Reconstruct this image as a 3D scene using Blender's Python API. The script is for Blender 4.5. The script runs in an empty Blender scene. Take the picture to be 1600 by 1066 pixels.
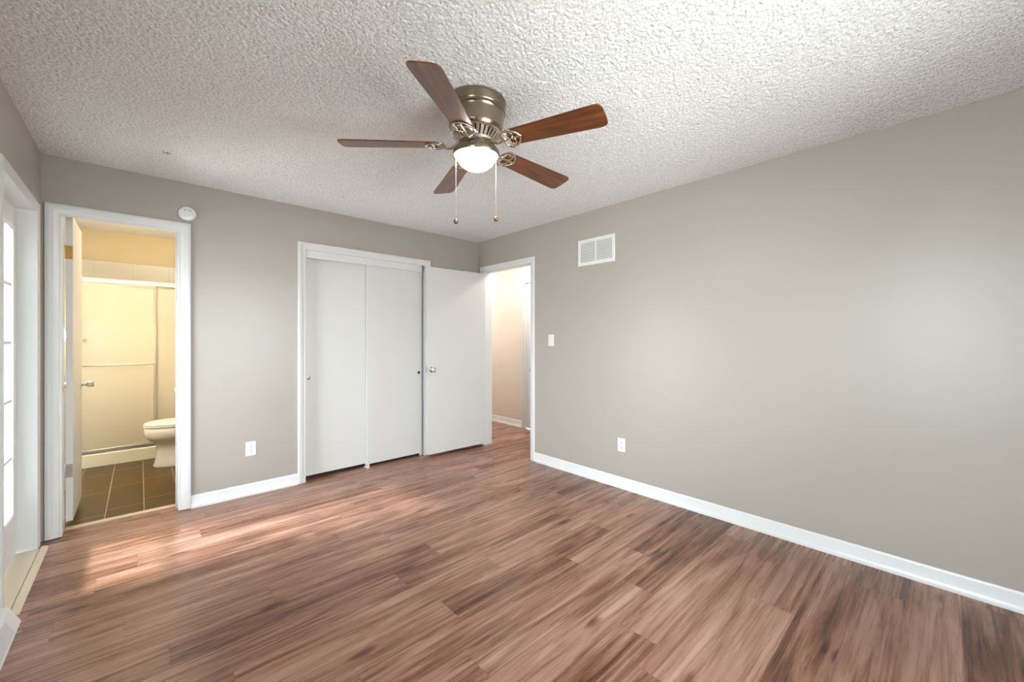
import bpy, bmesh, math, random
import numpy as np
from mathutils import Vector, Matrix

random.seed(7)
SC = bpy.context.scene
COL = SC.collection
PI = math.pi

# ------------------------------------------------------------------ camera
cam_d = bpy.data.cameras.new('camera')
cam = bpy.data.objects.new('camera', cam_d)
COL.objects.link(cam)
cam_d.sensor_width = 36.0
cam_d.lens = 629.6 / 1600 * 36.0
cam_d.shift_y = -4.2 / 1600
cam_d.clip_start = 0.02
cam.location = (0, 0, 1.278)
cam.rotation_euler = (PI / 2, 0, -0.7462)
SC.camera = cam

# ------------------------------------------------------------------ exposure, sky
SC.view_settings.view_transform = 'Standard'
SC.view_settings.look = 'None'
SC.view_settings.exposure = 2.27
SC.view_settings.gamma = 1.0
SC.view_settings.use_curve_mapping = False

SKY = 6.2
world = bpy.data.worlds.new('overcast sky')
SC.world = world
world.use_nodes = True
wn = world.node_tree.nodes
wl = world.node_tree.links
wn.clear()
w_out = wn.new('ShaderNodeOutputWorld')
w_bg = wn.new('ShaderNodeBackground')
w_tc = wn.new('ShaderNodeTexCoord')
w_sep = wn.new('ShaderNodeSeparateXYZ')
w_ramp = wn.new('ShaderNodeValToRGB')
w_ramp.color_ramp.elements[0].position = 0.44
w_ramp.color_ramp.elements[0].color = (0.52, 0.535, 0.54, 1)
w_ramp.color_ramp.elements[1].position = 0.60
w_ramp.color_ramp.elements[1].color = (0.865, 0.935, 1.0, 1)
w_map = wn.new('ShaderNodeMapRange')
w_map.inputs['From Min'].default_value = -1
wl.new(w_tc.outputs['Generated'], w_sep.inputs[0])
wl.new(w_sep.outputs['Z'], w_map.inputs['Value'])
wl.new(w_map.outputs[0], w_ramp.inputs[0])
wl.new(w_ramp.outputs[0], w_bg.inputs['Color'])
w_bg.inputs['Strength'].default_value = SKY
wl.new(w_bg.outputs[0], w_out.inputs[0])

# key numbers of the place (metres)
XL, XR = -0.455, 3.018          # left and right wall faces
YB, YF = 3.863, -0.62           # back and front wall faces
H = 2.44
WT = 0.13                       # wall thickness
BATH_L, BATH_R, BATH_FAR = -0.46, 0.80, 6.18
HALL_X = 4.02


def portal(name, loc, rot, sx, sy):
    """Daylight opening: tells the renderer where the sky shines in."""
    d = bpy.data.lights.new(name, 'AREA')
    d.shape = 'RECTANGLE'
    d.size, d.size_y = sx, sy
    d.cycles.is_portal = True
    o = bpy.data.objects.new(name, d)
    COL.objects.link(o)
    o.location, o.rotation_euler = loc, rot
    return o


# window in the left wall beside the viewpoint: (y0, y1, z0, z1)
WINS = ((-0.50, 0.68, 0.72, 2.12),)
FW = (0.80, 2.25, 0.80, 2.12)      # unseen window added for fill light behind the viewpoint (x0, x1, z0, z1)
portal('fill_daylight', ((FW[0] + FW[1]) / 2, YF - WT - 0.02, (FW[2] + FW[3]) / 2), (PI / 2, 0, 0), FW[1] - FW[0], FW[3] - FW[2])
for q in WINS:
    portal('side_daylight', (XL - WT - 0.02, (q[0] + q[1]) / 2, (q[2] + q[3]) / 2), (0, -PI / 2, 0), q[3] - q[2], q[1] - q[0])
portal('door_daylight', (XL - WT - 0.05, 3.30, 1.05), (0, -PI / 2, 0), 2.0, 0.8)


# hazy low sun from the garden side, soft edged
sun_d = bpy.data.lights.new('hazy_sun', 'SUN')
sun_d.energy = 15.0
sun_d.angle = math.radians(16)
sun_d.color = (0.97, 0.99, 1.0)
sun = bpy.data.objects.new('hazy_sun', sun_d)
COL.objects.link(sun)
sun.rotation_euler = Vector((0.80, -0.16, -0.86)).to_track_quat('-Z', 'Y').to_euler()


# ------------------------------------------------------------------ node helpers
class Mat:
    def __init__(self, name):
        self.m = bpy.data.materials.new(name)
        self.m.use_nodes = True
        self.nt = self.m.node_tree
        self.n, self.l = self.nt.nodes, self.nt.links
        self.b = self.n['Principled BSDF']

    def node(self, t, **kw):
        nd = self.n.new(t)
        for k, v in kw.items():
            setattr(nd, k, v)
        return nd

    def put(self, sock, v):
        if isinstance(v, bpy.types.NodeSocket):
            self.l.new(v, sock)
        elif isinstance(v, bpy.types.Node):
            self.l.new(v.outputs[0], sock)
        else:
            sock.default_value = v

    def math(self, op, a, b=None, c=None):
        nd = self.node('ShaderNodeMath', operation=op)
        self.put(nd.inputs[0], a)
        if b is not None:
            self.put(nd.inputs[1], b)
        if c is not None:
            self.put(nd.inputs[2], c)
        return nd.outputs[0]

    def coords(self, scale=(1, 1, 1), rot=(0, 0, 0)):
        tc = self.node('ShaderNodeTexCoord')
        mp = self.node('ShaderNodeMapping')
        mp.inputs['Scale'].default_value = scale
        mp.inputs['Rotation'].default_value = rot
        self.l.new(tc.outputs['Object'], mp.inputs['Vector'])
        return mp.outputs[0]

    def noise(self, vec, scale=1.0, detail=4.0, rough=0.5, dist=0.0):
        nd = self.node('ShaderNodeTexNoise')
        self.l.new(vec, nd.inputs['Vector'])
        nd.inputs['Scale'].default_value = scale
        nd.inputs['Detail'].default_value = detail
        nd.inputs['Roughness'].default_value = rough
        nd.inputs['Distortion'].default_value = dist
        return nd.outputs['Fac']

    def ramp(self, fac, stops):
        nd = self.node('ShaderNodeValToRGB')
        cr = nd.color_ramp
        while len(cr.elements) < len(stops):
            cr.elements.new(0.5)
        for e, (p, c) in zip(cr.elements, stops):
            e.position = p
            e.color = (c[0], c[1], c[2], 1) if not isinstance(c, (int, float)) else (c, c, c, 1)
        self.put(nd.inputs[0], fac)
        return nd.outputs[0]

    def mix(self, fac, a, b, mode='MIX'):
        nd = self.node('ShaderNodeMix', data_type='RGBA', blend_type=mode)
        self.put(nd.inputs[0], fac)
        for s, v in ((nd.inputs[6], a), (nd.inputs[7], b)):
            if isinstance(v, tuple) and len(v) == 3:
                v = (*v, 1)
            self.put(s, v)
        return nd.outputs[2]

    def bump(self, h, strength=0.2, dist=0.01):
        nd = self.node('ShaderNodeBump')
        nd.inputs['Strength'].default_value = strength
        nd.inputs['Distance'].default_value = dist
        self.put(nd.inputs['Height'], h)
        self.l.new(nd.outputs[0], self.b.inputs['Normal'])

    def set(self, **kw):
        for k, v in kw.items():
            s = self.b.inputs[k.replace('_', ' ')]
            if isinstance(v, tuple) and len(v) == 3:
                v = (*v, 1)
            self.put(s, v)
        return self


def paint(name, col, rough=0.45, var=0.03, bump=0.02, spec=0.5):
    """Rolled wall or trim paint: faint mottling and orange-peel."""
    M = Mat(name)
    v = M.coords()
    f = M.noise(v, 2.2, 3, 0.6)
    c2 = tuple(x * (1 - var) for x in col)
    c1 = tuple(min(1, x * (1 + var)) for x in col)
    M.set(Base_Color=M.mix(f, c2, c1), Roughness=rough)
    M.b.inputs['Specular IOR Level'].default_value = spec
    if bump:
        M.bump(M.noise(v, 260, 2, 0.5), bump, 0.002)
    return M.m


def metal(name, col, rough=0.3, var=0.25):
    M = Mat(name)
    v = M.coords((1, 1, 12))
    f = M.noise(v, 60, 3, 0.6)
    M.set(Base_Color=col, Metallic=1.0, Roughness=M.math('MULTIPLY_ADD', f, var, rough - var / 2))
    return M.m


def glass_mat(name, tint=(0.97, 0.99, 0.98), gloss=0.08):
    M = Mat(name)
    M.n.remove(M.b)
    out = M.n['Material Output']
    t = M.node('ShaderNodeBsdfTransparent')
    t.inputs[0].default_value = (*tint, 1)
    g = M.node('ShaderNodeBsdfGlossy')
    g.inputs['Roughness'].default_value = 0.02
    fr = M.node('ShaderNodeFresnel')
    fr.inputs['IOR'].default_value = 1.45
    mx = M.node('ShaderNodeMixShader')
    M.l.new(fr.outputs[0], mx.inputs[0])
    M.l.new(t.outputs[0], mx.inputs[1])
    M.l.new(g.outputs[0], mx.inputs[2])
    M.l.new(mx.outputs[0], out.inputs[0])
    return M.m


def frosted_mat(name):
    M = Mat(name)
    out = M.n['Material Output']
    v = M.coords()
    M.set(Base_Color=(0.82, 0.77, 0.65), Roughness=0.3)
    M.bump(M.noise(v, 140, 2, 0.5), 0.15, 0.002)
    t = M.node('ShaderNodeBsdfTransparent')
    t.inputs[0].default_value = (0.95, 0.94, 0.9, 1)
    tl = M.node('ShaderNodeBsdfTranslucent')
    tl.inputs[0].default_value = (0.85, 0.83, 0.76, 1)
    a = M.node('ShaderNodeMixShader')
    a.inputs[0].default_value = 0.3
    M.l.new(M.b.outputs[0], a.inputs[1])
    M.l.new(tl.outputs[0], a.inputs[2])
    b = M.node('ShaderNodeMixShader')
    b.inputs[0].default_value = 0.3
    M.l.new(a.outputs[0], b.inputs[1])
    M.l.new(t.outputs[0], b.inputs[2])
    M.l.new(b.outputs[0], out.inputs[0])
    return M.m


def emit_mat(name, col, strength):
    M = Mat(name)
    M.set(Base_Color=(0.9, 0.88, 0.84), Roughness=0.35)
    M.b.inputs['Emission Color'].default_value = (*col, 1)
    M.b.inputs['Emission Strength'].default_value = strength
    return M.m


def floor_mat():
    """Wood-look vinyl planks, rows along X, 173 mm wide, staggered."""
    M = Mat('vinyl plank')
    W, L, Y0 = 0.1735, 1.22, 0.1300
    tc = M.node('ShaderNodeTexCoord')
    sp = M.node('ShaderNodeSeparateXYZ')
    M.l.new(tc.outputs['Object'], sp.inputs[0])
    x, y = sp.outputs[0], sp.outputs[1]
    r = M.math('DIVIDE', M.math('SUBTRACT', y, Y0), W)
    row = M.math('FLOOR', r)
    fy = M.math('FRACT', r)
    wn1 = M.node('ShaderNodeTexWhiteNoise', noise_dimensions='1D')
    M.put(wn1.inputs['W'], M.math('ADD', row, 40.37))
    c = M.math('ADD', M.math('DIVIDE', x, L), wn1.outputs['Value'])
    colm = M.math('FLOOR', c)
    fx = M.math('FRACT', c)
    cb = M.node('ShaderNodeCombineXYZ')
    M.put(cb.inputs[0], row)
    M.put(cb.inputs[1], colm)
    wn2 = M.node('ShaderNodeTexWhiteNoise', noise_dimensions='3D')
    M.l.new(cb.outputs[0], wn2.inputs['Vector'])
    pid = wn2.outputs['Value']
    # per-plank shifted grain space
    g = M.node('ShaderNodeCombineXYZ')
    M.put(g.inputs[0], M.math('MULTIPLY_ADD', pid, 31.0, x))
    M.put(g.inputs[1], M.math('MULTIPLY_ADD', pid, 17.0, y))
    M.put(g.inputs[2], M.math('MULTIPLY', pid, 9.0))

    def gm(sx, sy):
        mp = M.node('ShaderNodeMapping')
        mp.inputs['Scale'].default_value = (sx, sy, 1)
        M.l.new(g.outputs[0], mp.inputs['Vector'])
        return mp.outputs[0]
    broad = M.noise(gm(1.0, 13.0), 1.0, 5, 0.62, 1.4)       # cathedral bands
    streak = M.noise(gm(1.8, 55.0), 1.0, 5, 0.68, 0.6)     # streaks
    fine = M.noise(gm(14.0, 2120.0), 1.0, 3, 0.7, 0.0)      # pores
    # knots
    vo = M.node('ShaderNodeTexVoronoi', feature='F1')
    mpk = M.node('ShaderNodeMapping')
    mpk.inputs['Scale'].default_value = (1.9, 6.0, 1)
    M.l.new(g.outputs[0], mpk.inputs['Vector'])
    M.l.new(mpk.outputs[0], vo.inputs['Vector'])
    vo.inputs['Scale'].default_value = 1.0
    knot = M.ramp(M.math('MULTIPLY_ADD', M.noise(gm(8, 60), 1, 3, 0.6), 0.16, vo.outputs['Distance']), [(0.09, 1.0), (0.22, 0.0)])
    v = M.math('ADD', M.math('MULTIPLY', broad, 0.62), M.math('MULTIPLY', streak, 0.36))
    v = M.math('ADD', v, M.math('MULTIPLY', fine, 0.26))
    v = M.math('ADD', v, M.math('MULTIPLY_ADD', pid, 0.12, -0.178))
    v = M.math('SUBTRACT', v, M.math('MULTIPLY', knot, 0.24))
    col = M.ramp(v, [(0.33, (0.055, 0.019, 0.010)), (0.45, (0.178, 0.076, 0.043)),
                     (0.54, (0.305, 0.160, 0.112)), (0.68, (0.480, 0.300, 0.230))])
    hue = M.mix(M.math('MULTIPLY', wn2.outputs['Color'], 0.0) if False else M.math('MULTIPLY', pid, 0.35), col, M.mix(0.6, col, (0.26, 0.13, 0.075)))
    # seams
    ey = M.math('MINIMUM', fy, M.math('SUBTRACT', 1.0, fy))
    ex = M.math('MINIMUM', fx, M.math('SUBTRACT', 1.0, fx))
    sy = M.ramp(M.math('MULTIPLY', ey, W), [(0.0006, 1.0), (0.0022, 0.0)])
    sx = M.ramp(M.math('MULTIPLY', ex, L), [(0.0006, 1.0), (0.0022, 0.0)])
    seam = M.math('MAXIMUM', sy, sx)
    M.set(Base_Color=M.mix(M.math('MULTIPLY', seam, 0.35), hue, (0.05, 0.028, 0.02)),
          Roughness=M.math('MULTIPLY_ADD', streak, 0.24, 0.16))
    M.b.inputs['Specular IOR Level'].default_value = 0.36
    h = M.math('SUBTRACT', M.math('MULTIPLY', fine, 0.35), M.math('MULTIPLY', seam, 1.0))
    M.bump(h, 0.25, 0.0012)
    return M.m


def tile_mat():
    """Dark brown bathroom planks of tile, laid along Y with pale grout."""
    M = Mat('brown tile')
    W, L, X0 = 0.208, 0.61, 0.026
    tc = M.node('ShaderNodeTexCoord')
    sp = M.node('ShaderNodeSeparateXYZ')
    M.l.new(tc.outputs['Object'], sp.inputs[0])
    x, y = sp.outputs[0], sp.outputs[1]
    r = M.math('DIVIDE', M.math('SUBTRACT', x, X0), W)
    row = M.math('FLOOR', r)
    fx = M.math('FRACT', r)
    off = M.math('MULTIPLY', row, 0.1 / L)
    c = M.math('SUBTRACT', M.math('DIVIDE', M.math('SUBTRACT', y, 4.34), L), off)
    fy = M.math('FRACT', c)
    cb = M.node('ShaderNodeCombineXYZ')
    M.put(cb.inputs[0], row)
    M.put(cb.inputs[1], M.math('FLOOR', c))
    wn2 = M.node('ShaderNodeTexWhiteNoise', noise_dimensions='3D')
    M.l.new(cb.outputs[0], wn2.inputs['Vector'])
    v = M.coords((9, 40, 1))
    f = M.noise(v, 1.0, 5, 0.65, 0.5)
    f = M.math('MULTIPLY_ADD', wn2.outputs['Value'], 0.12, f)
    col = M.ramp(f, [(0.35, (0.042, 0.022, 0.002)), (0.60, (0.090, 0.050, 0.005)), (0.8, (0.140, 0.082, 0.010))])
    ex = M.math('MULTIPLY', M.math('MINIMUM', fx, M.math('SUBTRACT', 1.0, fx)), W)
    ey = M.math('MULTIPLY', M.math('MINIMUM', fy, M.math('SUBTRACT', 1.0, fy)), L)
    e = M.math('MINIMUM', ex, ey)
    g = M.ramp(e, [(0.0006, 1.0), (0.0016, 0.0)])
    M.set(Base_Color=M.mix(g, col, (0.52, 0.44, 0.30)), Roughness=M.math('MULTIPLY_ADD', f, 0.2, 0.22))
    M.b.inputs['Specular IOR Level'].default_value = 0.22
    M.bump(M.math('SUBTRACT', 1.0, g), 0.3, 0.001)
    return M.m


def blade_mat():
    M = Mat('walnut blade')
    v = M.coords((2.2, 26, 1))
    f = M.noise(v, 1.0, 5, 0.6, 0.9)
    f2 = M.noise(M.coords((5, 130, 1)), 1.0, 3, 0.6)
    s = M.math('MULTIPLY_ADD', f2, 0.25, M.math('MULTIPLY', f, 0.85))
    col = M.ramp(s, [(0.36, (0.036, 0.009, 0.0015)), (0.52, (0.105, 0.028, 0.004)), (0.70, (0.185, 0.056, 0.007))])
    M.set(Base_Color=col, Roughness=0.38)
    M.b.inputs['Coat Weight'].default_value = 0.5
    M.b.inputs['Coat Roughness'].default_value = 0.25
    return M.m


def pop_mat(name, bump=0.35):
    M = Mat(name)
    v = M.coords()
    f = M.noise(v, 55, 3, 0.6)
    base = M.mix(f, (0.74, 0.74, 0.74), (0.83, 0.83, 0.83))
    shade_speck = M.ramp(M.noise(v, 150, 2, 0.6), [(0.38, 1.0), (0.45, 0.0)])     # random dark specks painting in the shade between popcorn grains
    M.set(Base_Color=M.mix(M.math('MULTIPLY', shade_speck, 0.7), base, (0.36, 0.345, 0.33)), Roughness=0.95)
    M.b.inputs['Specular IOR Level'].default_value = 0.2
    M.bump(M.noise(v, 330, 3, 0.6), bump, 0.004)
    return M.m


MT = {
    'wall': paint('warm grey wall paint', (0.372, 0.338, 0.300), 0.37, 0.02, 0.02, 0.5),
    'hallwall': paint('beige hall paint', (0.66, 0.60, 0.535), 0.5, 0.02),
    'bathwall': paint('cream bathroom paint', (0.60, 0.50, 0.32), 0.5, 0.02),
    'trim': paint('white trim paint', (0.66, 0.66, 0.655), 0.32, 0.015, 0.01),
    'door': paint('white door paint', (0.64, 0.63, 0.61), 0.38, 0.015, 0.03),
    'plastic': paint('white plastic', (0.69, 0.69, 0.68), 0.3, 0.01, 0),
    'dark': paint('dark cavity', (0.02, 0.018, 0.016), 0.7, 0.02, 0),
    'slot': paint('slot black', (0.03, 0.03, 0.03), 0.6, 0.02, 0),
    'grey': paint('grey register mesh', (0.55, 0.53, 0.50), 0.4, 0.02, 0),
    'ceil': pop_mat('popcorn plaster'),
    'floor': floor_mat(),
    'tile': tile_mat(),
    'walltile': paint('white wall tile', (0.80, 0.78, 0.72), 0.2, 0.01, 0),
    'grout': paint('grout', (0.72, 0.69, 0.62), 0.8, 0.02, 0),
    'acrylic': paint('cream acrylic', (0.78, 0.73, 0.61), 0.25, 0.01, 0),
    'ceramic': paint('white ceramic', (0.83, 0.80, 0.75), 0.12, 0.01, 0),
    'nickel': metal('antique nickel', (0.27, 0.22, 0.16), 0.26, 0.15),
    'iron': metal('aged nickel scrolls', (0.48, 0.42, 0.34), 0.28, 0.15),
    'nickel_light': metal('satin nickel', (0.66, 0.60, 0.52), 0.28, 0.12),
    'chrome': metal('chrome', (0.70, 0.69, 0.67), 0.14, 0.08),
    'steel': metal('dull steel', (0.46, 0.44, 0.43), 0.38, 0.1),
    'brass': metal('tarnished brass', (0.52, 0.30, 0.09), 0.34, 0.2),
    'alu': metal('pale aluminium', (0.78, 0.74, 0.66), 0.32, 0.1),
    'blade': blade_mat(),
    'bowl': emit_mat('lit frosted glass', (1.0, 0.965, 0.92), 9.0),
    'hall_lamp': emit_mat('lit hall glass', (1.0, 0.965, 0.93), 68.0),
    'hall_fill': emit_mat('lit hall fill glass', (1.0, 0.95, 0.89), 80.0),  # glow of the lamp added farther down the hall
    'bath_lamp': emit_mat('lit bathroom glass', (1.0, 0.90, 0.71), 22.0),
    'bath_fill': emit_mat('lit bath fill bulb', (1.0, 0.90, 0.71), 66.0),  # glow of the added bathroom fill lamp
    'glass': glass_mat('clear glass'),
    'frosted': frosted_mat('frosted shower glass'),
    'sill': paint('beige aluminium sill', (0.60, 0.53, 0.42), 0.45, 0.06, 0.02),
    'strip': paint('pale wood strip', (0.62, 0.47, 0.36), 0.4, 0.08, 0.02),
    'bead': metal('cream bead chain', (0.80, 0.74, 0.64), 0.35, 0.1),
    'bronze': metal('dark bronze', (0.22, 0.17, 0.12), 0.35, 0.1),
}


# ------------------------------------------------------------------ mesh helpers
def obj(name, bm, mat, parent=None, smooth=False, bevel=0.0, seg=2):
    bmesh.ops.recalc_face_normals(bm, faces=bm.faces[:])
    me = bpy.data.meshes.new(name)
    bm.to_mesh(me)
    bm.free()
    for m in (mat if isinstance(mat, (list, tuple)) else [mat]):
        me.materials.append(MT[m])
    o = bpy.data.objects.new(name, me)
    COL.objects.link(o)
    if smooth:
        me.polygons.foreach_set('use_smooth', [True] * len(me.polygons))
        me.set_sharp_from_angle(angle=math.radians(38))
    if bevel:
        md = o.modifiers.new('bevel', 'BEVEL')
        md.width, md.segments, md.limit_method = bevel, seg, 'ANGLE'
        md.angle_limit = math.radians(40)
    if parent is not None:
        o.parent = parent
        # parents here are unrotated unless set afterwards; children are given in the parent's own space
    return o


def empty(name, loc=(0, 0, 0), rotz=0.0):
    o = bpy.data.objects.new(name, None)
    o.empty_display_size = 0.1
    COL.objects.link(o)
    o.location = loc
    o.rotation_euler = (0, 0, rotz)
    return o


def tag(o, label, cat, group=None, kind=None):
    o['label'] = label
    o['category'] = cat
    if group:
        o['group'] = group
    if kind:
        o['kind'] = kind
    return o


def box(bm, x0, x1, y0, y1, z0, z1, mi=0):
    vs = [bm.verts.new(p) for p in ((x0, y0, z0), (x1, y0, z0), (x1, y1, z0), (x0, y1, z0),
                                    (x0, y0, z1), (x1, y0, z1), (x1, y1, z1), (x0, y1, z1))]
    for q in ((0, 3, 2, 1), (4, 5, 6, 7), (0, 1, 5, 4), (1, 2, 6, 5), (2, 3, 7, 6), (3, 0, 4, 7)):
        f = bm.faces.new([vs[i] for i in q])
        f.material_index = mi
    return bm


def boxes(*bs):
    bm = bmesh.new()
    for b in bs:
        box(bm, *b)
    return bm


def lathe(bm, prof, n=48, c=(0, 0), mi=0, cap=True):
    """prof: list of (r, z) revolved about the vertical through c."""
    rings = []
    for r, z in prof:
        if r < 1e-5:
            rings.append([bm.verts.new((c[0], c[1], z))])
        else:
            rings.append([bm.verts.new((c[0] + r * math.cos(2 * PI * k / n), c[1] + r * math.sin(2 * PI * k / n), z)) for k in range(n)])
    for a, b in zip(rings, rings[1:]):
        for k in range(n):
            k2 = (k + 1) % n
            if len(a) == 1 and len(b) == 1:
                continue
            if len(a) == 1:
                f = bm.faces.new((a[0], b[k], b[k2]))
            elif len(b) == 1:
                f = bm.faces.new((a[k], b[0], a[k2]))
            else:
                f = bm.faces.new((a[k], b[k], b[k2], a[k2]))
            f.material_index = mi
    if cap:
        for rg in (rings[0], rings[-1]):
            if len(rg) > 1:
                bm.faces.new(rg).material_index = mi
    return bm


def lathe_axis(prof, origin, axis, n=32):
    """Lathe along an arbitrary axis: prof (r, d along the axis)."""
    bm = bmesh.new()
    lathe(bm, prof, n)
    q = Vector((0, 0, 1)).rotation_difference(Vector(axis).normalized()).to_matrix().to_4x4()
    bmesh.ops.transform(bm, matrix=Matrix.Translation(origin) @ q, verts=bm.verts[:])
    return bm


def tube(bm, pts, r, n=8, closed=False):
    pts = [Vector(p) for p in pts]
    m = len(pts)
    rings = []
    up = Vector((0, 0, 1))
    prev = None
    for i, p in enumerate(pts):
        if closed:
            t = pts[(i + 1) % m] - pts[i - 1]
        else:
            t = pts[min(i + 1, m - 1)] - pts[max(i - 1, 0)]
        t.normalize()
        if prev is None:
            a = t.cross(up)
            if a.length < 0.05:
                a = t.cross(Vector((1, 0, 0)))
        else:
            a = prev - t * prev.dot(t)
        a.normalize()
        prev = a
        b = t.cross(a)
        rr = r[i] if isinstance(r, (list, tuple)) else r
        rings.append([bm.verts.new(p + a * (rr * math.cos(2 * PI * k / n)) + b * (rr * math.sin(2 * PI * k / n))) for k in range(n)])
    pairs = list(zip(rings, rings[1:])) + ([(rings[-1], rings[0])] if closed else [])
    for a, b in pairs:
        for k in range(n):
            bm.faces.new((a[k], a[(k + 1) % n], b[(k + 1) % n], b[k]))
    if not closed:
        bm.faces.new(rings[0])
        bm.faces.new(rings[-1])
    return bm


def prism(bm, outline, z0, z1):
    lo = [bm.verts.new((x, y, z0)) for x, y in outline]
    hi = [bm.verts.new((x, y, z1)) for x, y in outline]
    bm.faces.new(lo[::-1])
    bm.faces.new(hi)
    n = len(lo)
    for k in range(n):
        bm.faces.new((lo[k], lo[(k + 1) % n], hi[(k + 1) % n], hi[k]))
    return bm


def loft(rings, cap=True):
    bm = bmesh.new()
    rs = [[bm.verts.new(p) for p in r] for r in rings]
    n = len(rs[0])
    for a, b in zip(rs, rs[1:]):
        for k in range(n):
            bm.faces.new((a[k], a[(k + 1) % n], b[(k + 1) % n], b[k]))
    if cap:
        bm.faces.new(rs[0])
        bm.faces.new(rs[-1])
    return bm


def sweep_u(prof, a0, a1, ztop, z0, place):
    """A mitred profile up one side, over the head and down the other side of an opening.
    prof: closed list of (u outwards from the opening edge, t off the wall)."""
    path = [lambda u: (a0 - u, z0), lambda u: (a0 - u, ztop + u), lambda u: (a1 + u, ztop + u), lambda u: (a1 + u, z0)]
    return loft([[place(*p(u), t) for u, t in prof] for p in path])


def casing_prof(w):
    return [(0.0, 0.0), (0.0, 0.007), (0.004, 0.010), (0.010, 0.010), (0.013, 0.0085), (0.016, 0.010), (w * 0.45, 0.012),
            (w * 0.55, 0.0155), (w * 0.62, 0.0145), (w * 0.68, 0.0165), (w - 0.006, 0.0175), (w, 0.014), (w, 0.0)]


# ------------------------------------------------------------------ large structure
# floors
fl = obj('floor', boxes((XL - WT, XR + WT, YF - WT, YB + 0.14, -0.08, 0.0), (XR + WT, HALL_X + 0.6, 1.2, 6.4, -0.08, 0.0)), 'floor')
tag(fl, 'reddish brown wood look plank floor of the bedroom', 'floor', kind='structure')
bf = obj('floor_bathroom', boxes((BATH_L - 0.1, BATH_R + 0.1, YB + 0.14, BATH_FAR + 0.1, -0.08, 0.002)), 'tile')
tag(bf, 'dark brown tiled bathroom floor with pale grout', 'floor', kind='structure')


def popcorn_ceiling():
    """Sprayed popcorn texture as real relief: a fine grid pushed down in irregular clumps."""
    x0, x1, y0, y1 = XL - 0.02, XR + 0.02, YF - 0.02, YB + 0.02
    st = 0.0042
    nx, ny = int((x1 - x0) / st), int((y1 - y0) / st)
    rng = np.random.default_rng(3)

    def blur(a, k):
        for ax in (0, 1):
            s = np.zeros_like(a)
            for d, w in zip(range(-len(k) // 2 + 1, len(k) // 2 + 1), k):
                s += w * np.roll(a, d, ax)
            a = s
        return a
    g1 = np.array([1, 4, 6, 4, 1]) / 16
    a = rng.normal(size=(ny, nx)).astype(np.float32)
    a = blur(a, np.array([1, 2, 1]) / 4)
    a /= a.std()
    b = rng.normal(size=(ny, nx)).astype(np.float32)
    b /= b.std()
    h = np.clip(a * 0.55 + b * 0.68 + 0.2, -1.3, 1.6)
    h = (h + 1.3) / 2.9
    h = 0.0046 * h ** 0.8
    X, Y = np.meshgrid(np.linspace(x0, x1, nx), np.linspace(y0, y1, ny))
    jit = rng.normal(scale=0.0011, size=(2, ny, nx))
    co = np.stack([X + jit[0], Y + jit[1], H + 0.003 - h], -1).reshape(-1, 3).astype(np.float32)
    i = np.arange(nx * ny).reshape(ny, nx)
    q = np.stack([i[:-1, :-1], i[1:, :-1], i[1:, 1:], i[:-1, 1:]], -1).reshape(-1, 4)
    # back slab
    nb = len(co)
    bx = np.array([(x, y, z) for z in (H + 0.02, H + 0.12) for x, y in ((XL - WT, YF - WT), (XR + WT, YF - WT), (XR + WT, YB + 0.02), (XL - WT, YB + 0.02))], np.float32)
    bq = np.array([(0, 3, 2, 1), (4, 5, 6, 7), (0, 1, 5, 4), (1, 2, 6, 5), (2, 3, 7, 6), (3, 0, 4, 7)]) + nb
    co = np.concatenate([co, bx])
    q = np.concatenate([q, bq]).astype(np.int32)
    me = bpy.data.meshes.new('ceiling')
    me.vertices.add(len(co))
    me.vertices.foreach_set('co', co.ravel())
    me.loops.add(q.size)
    me.loops.foreach_set('vertex_index', q.ravel())
    me.polygons.add(len(q))
    me.polygons.foreach_set('loop_start', np.arange(0, q.size, 4, dtype=np.int32))
    me.polygons.foreach_set('use_smooth', np.ones(len(q), bool))
    me.update(calc_edges=True)
    me.materials.append(MT['ceil'])
    o = bpy.data.objects.new('ceiling', me)
    COL.objects.link(o)
    return o


tag(popcorn_ceiling(), 'white popcorn textured bedroom ceiling', 'ceiling', kind='structure')
tag(obj('ceiling_bathroom', boxes((BATH_L - 0.1, BATH_R + 0.1, YB + 0.02, BATH_FAR + 0.1, H, H + 0.1)), 'ceil'),
    'textured bathroom ceiling lit yellow by the lamp', 'ceiling', kind='structure')
tag(obj('ceiling_hall', boxes((XR + WT, HALL_X + 0.6, 1.2, 6.4, H, H + 0.1)), 'ceil'), 'white hall ceiling beyond the open bedroom door', 'ceiling', kind='structure')

# door openings
BX0, BX1, BZ, BJ = -0.365, 0.209, 2.062, 2.104      # bathroom doorway
CX0, CX1, CZ = 1.080, 2.281, 2.064       # closet
HY0, HY1, HZ = 2.972, 3.765, 2.072       # hall doorway (right wall)
LY0, LY1, LZ = 2.895, 3.715, 2.040       # outside door (left wall)
JT = 0.018                               # jamb thickness

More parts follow.
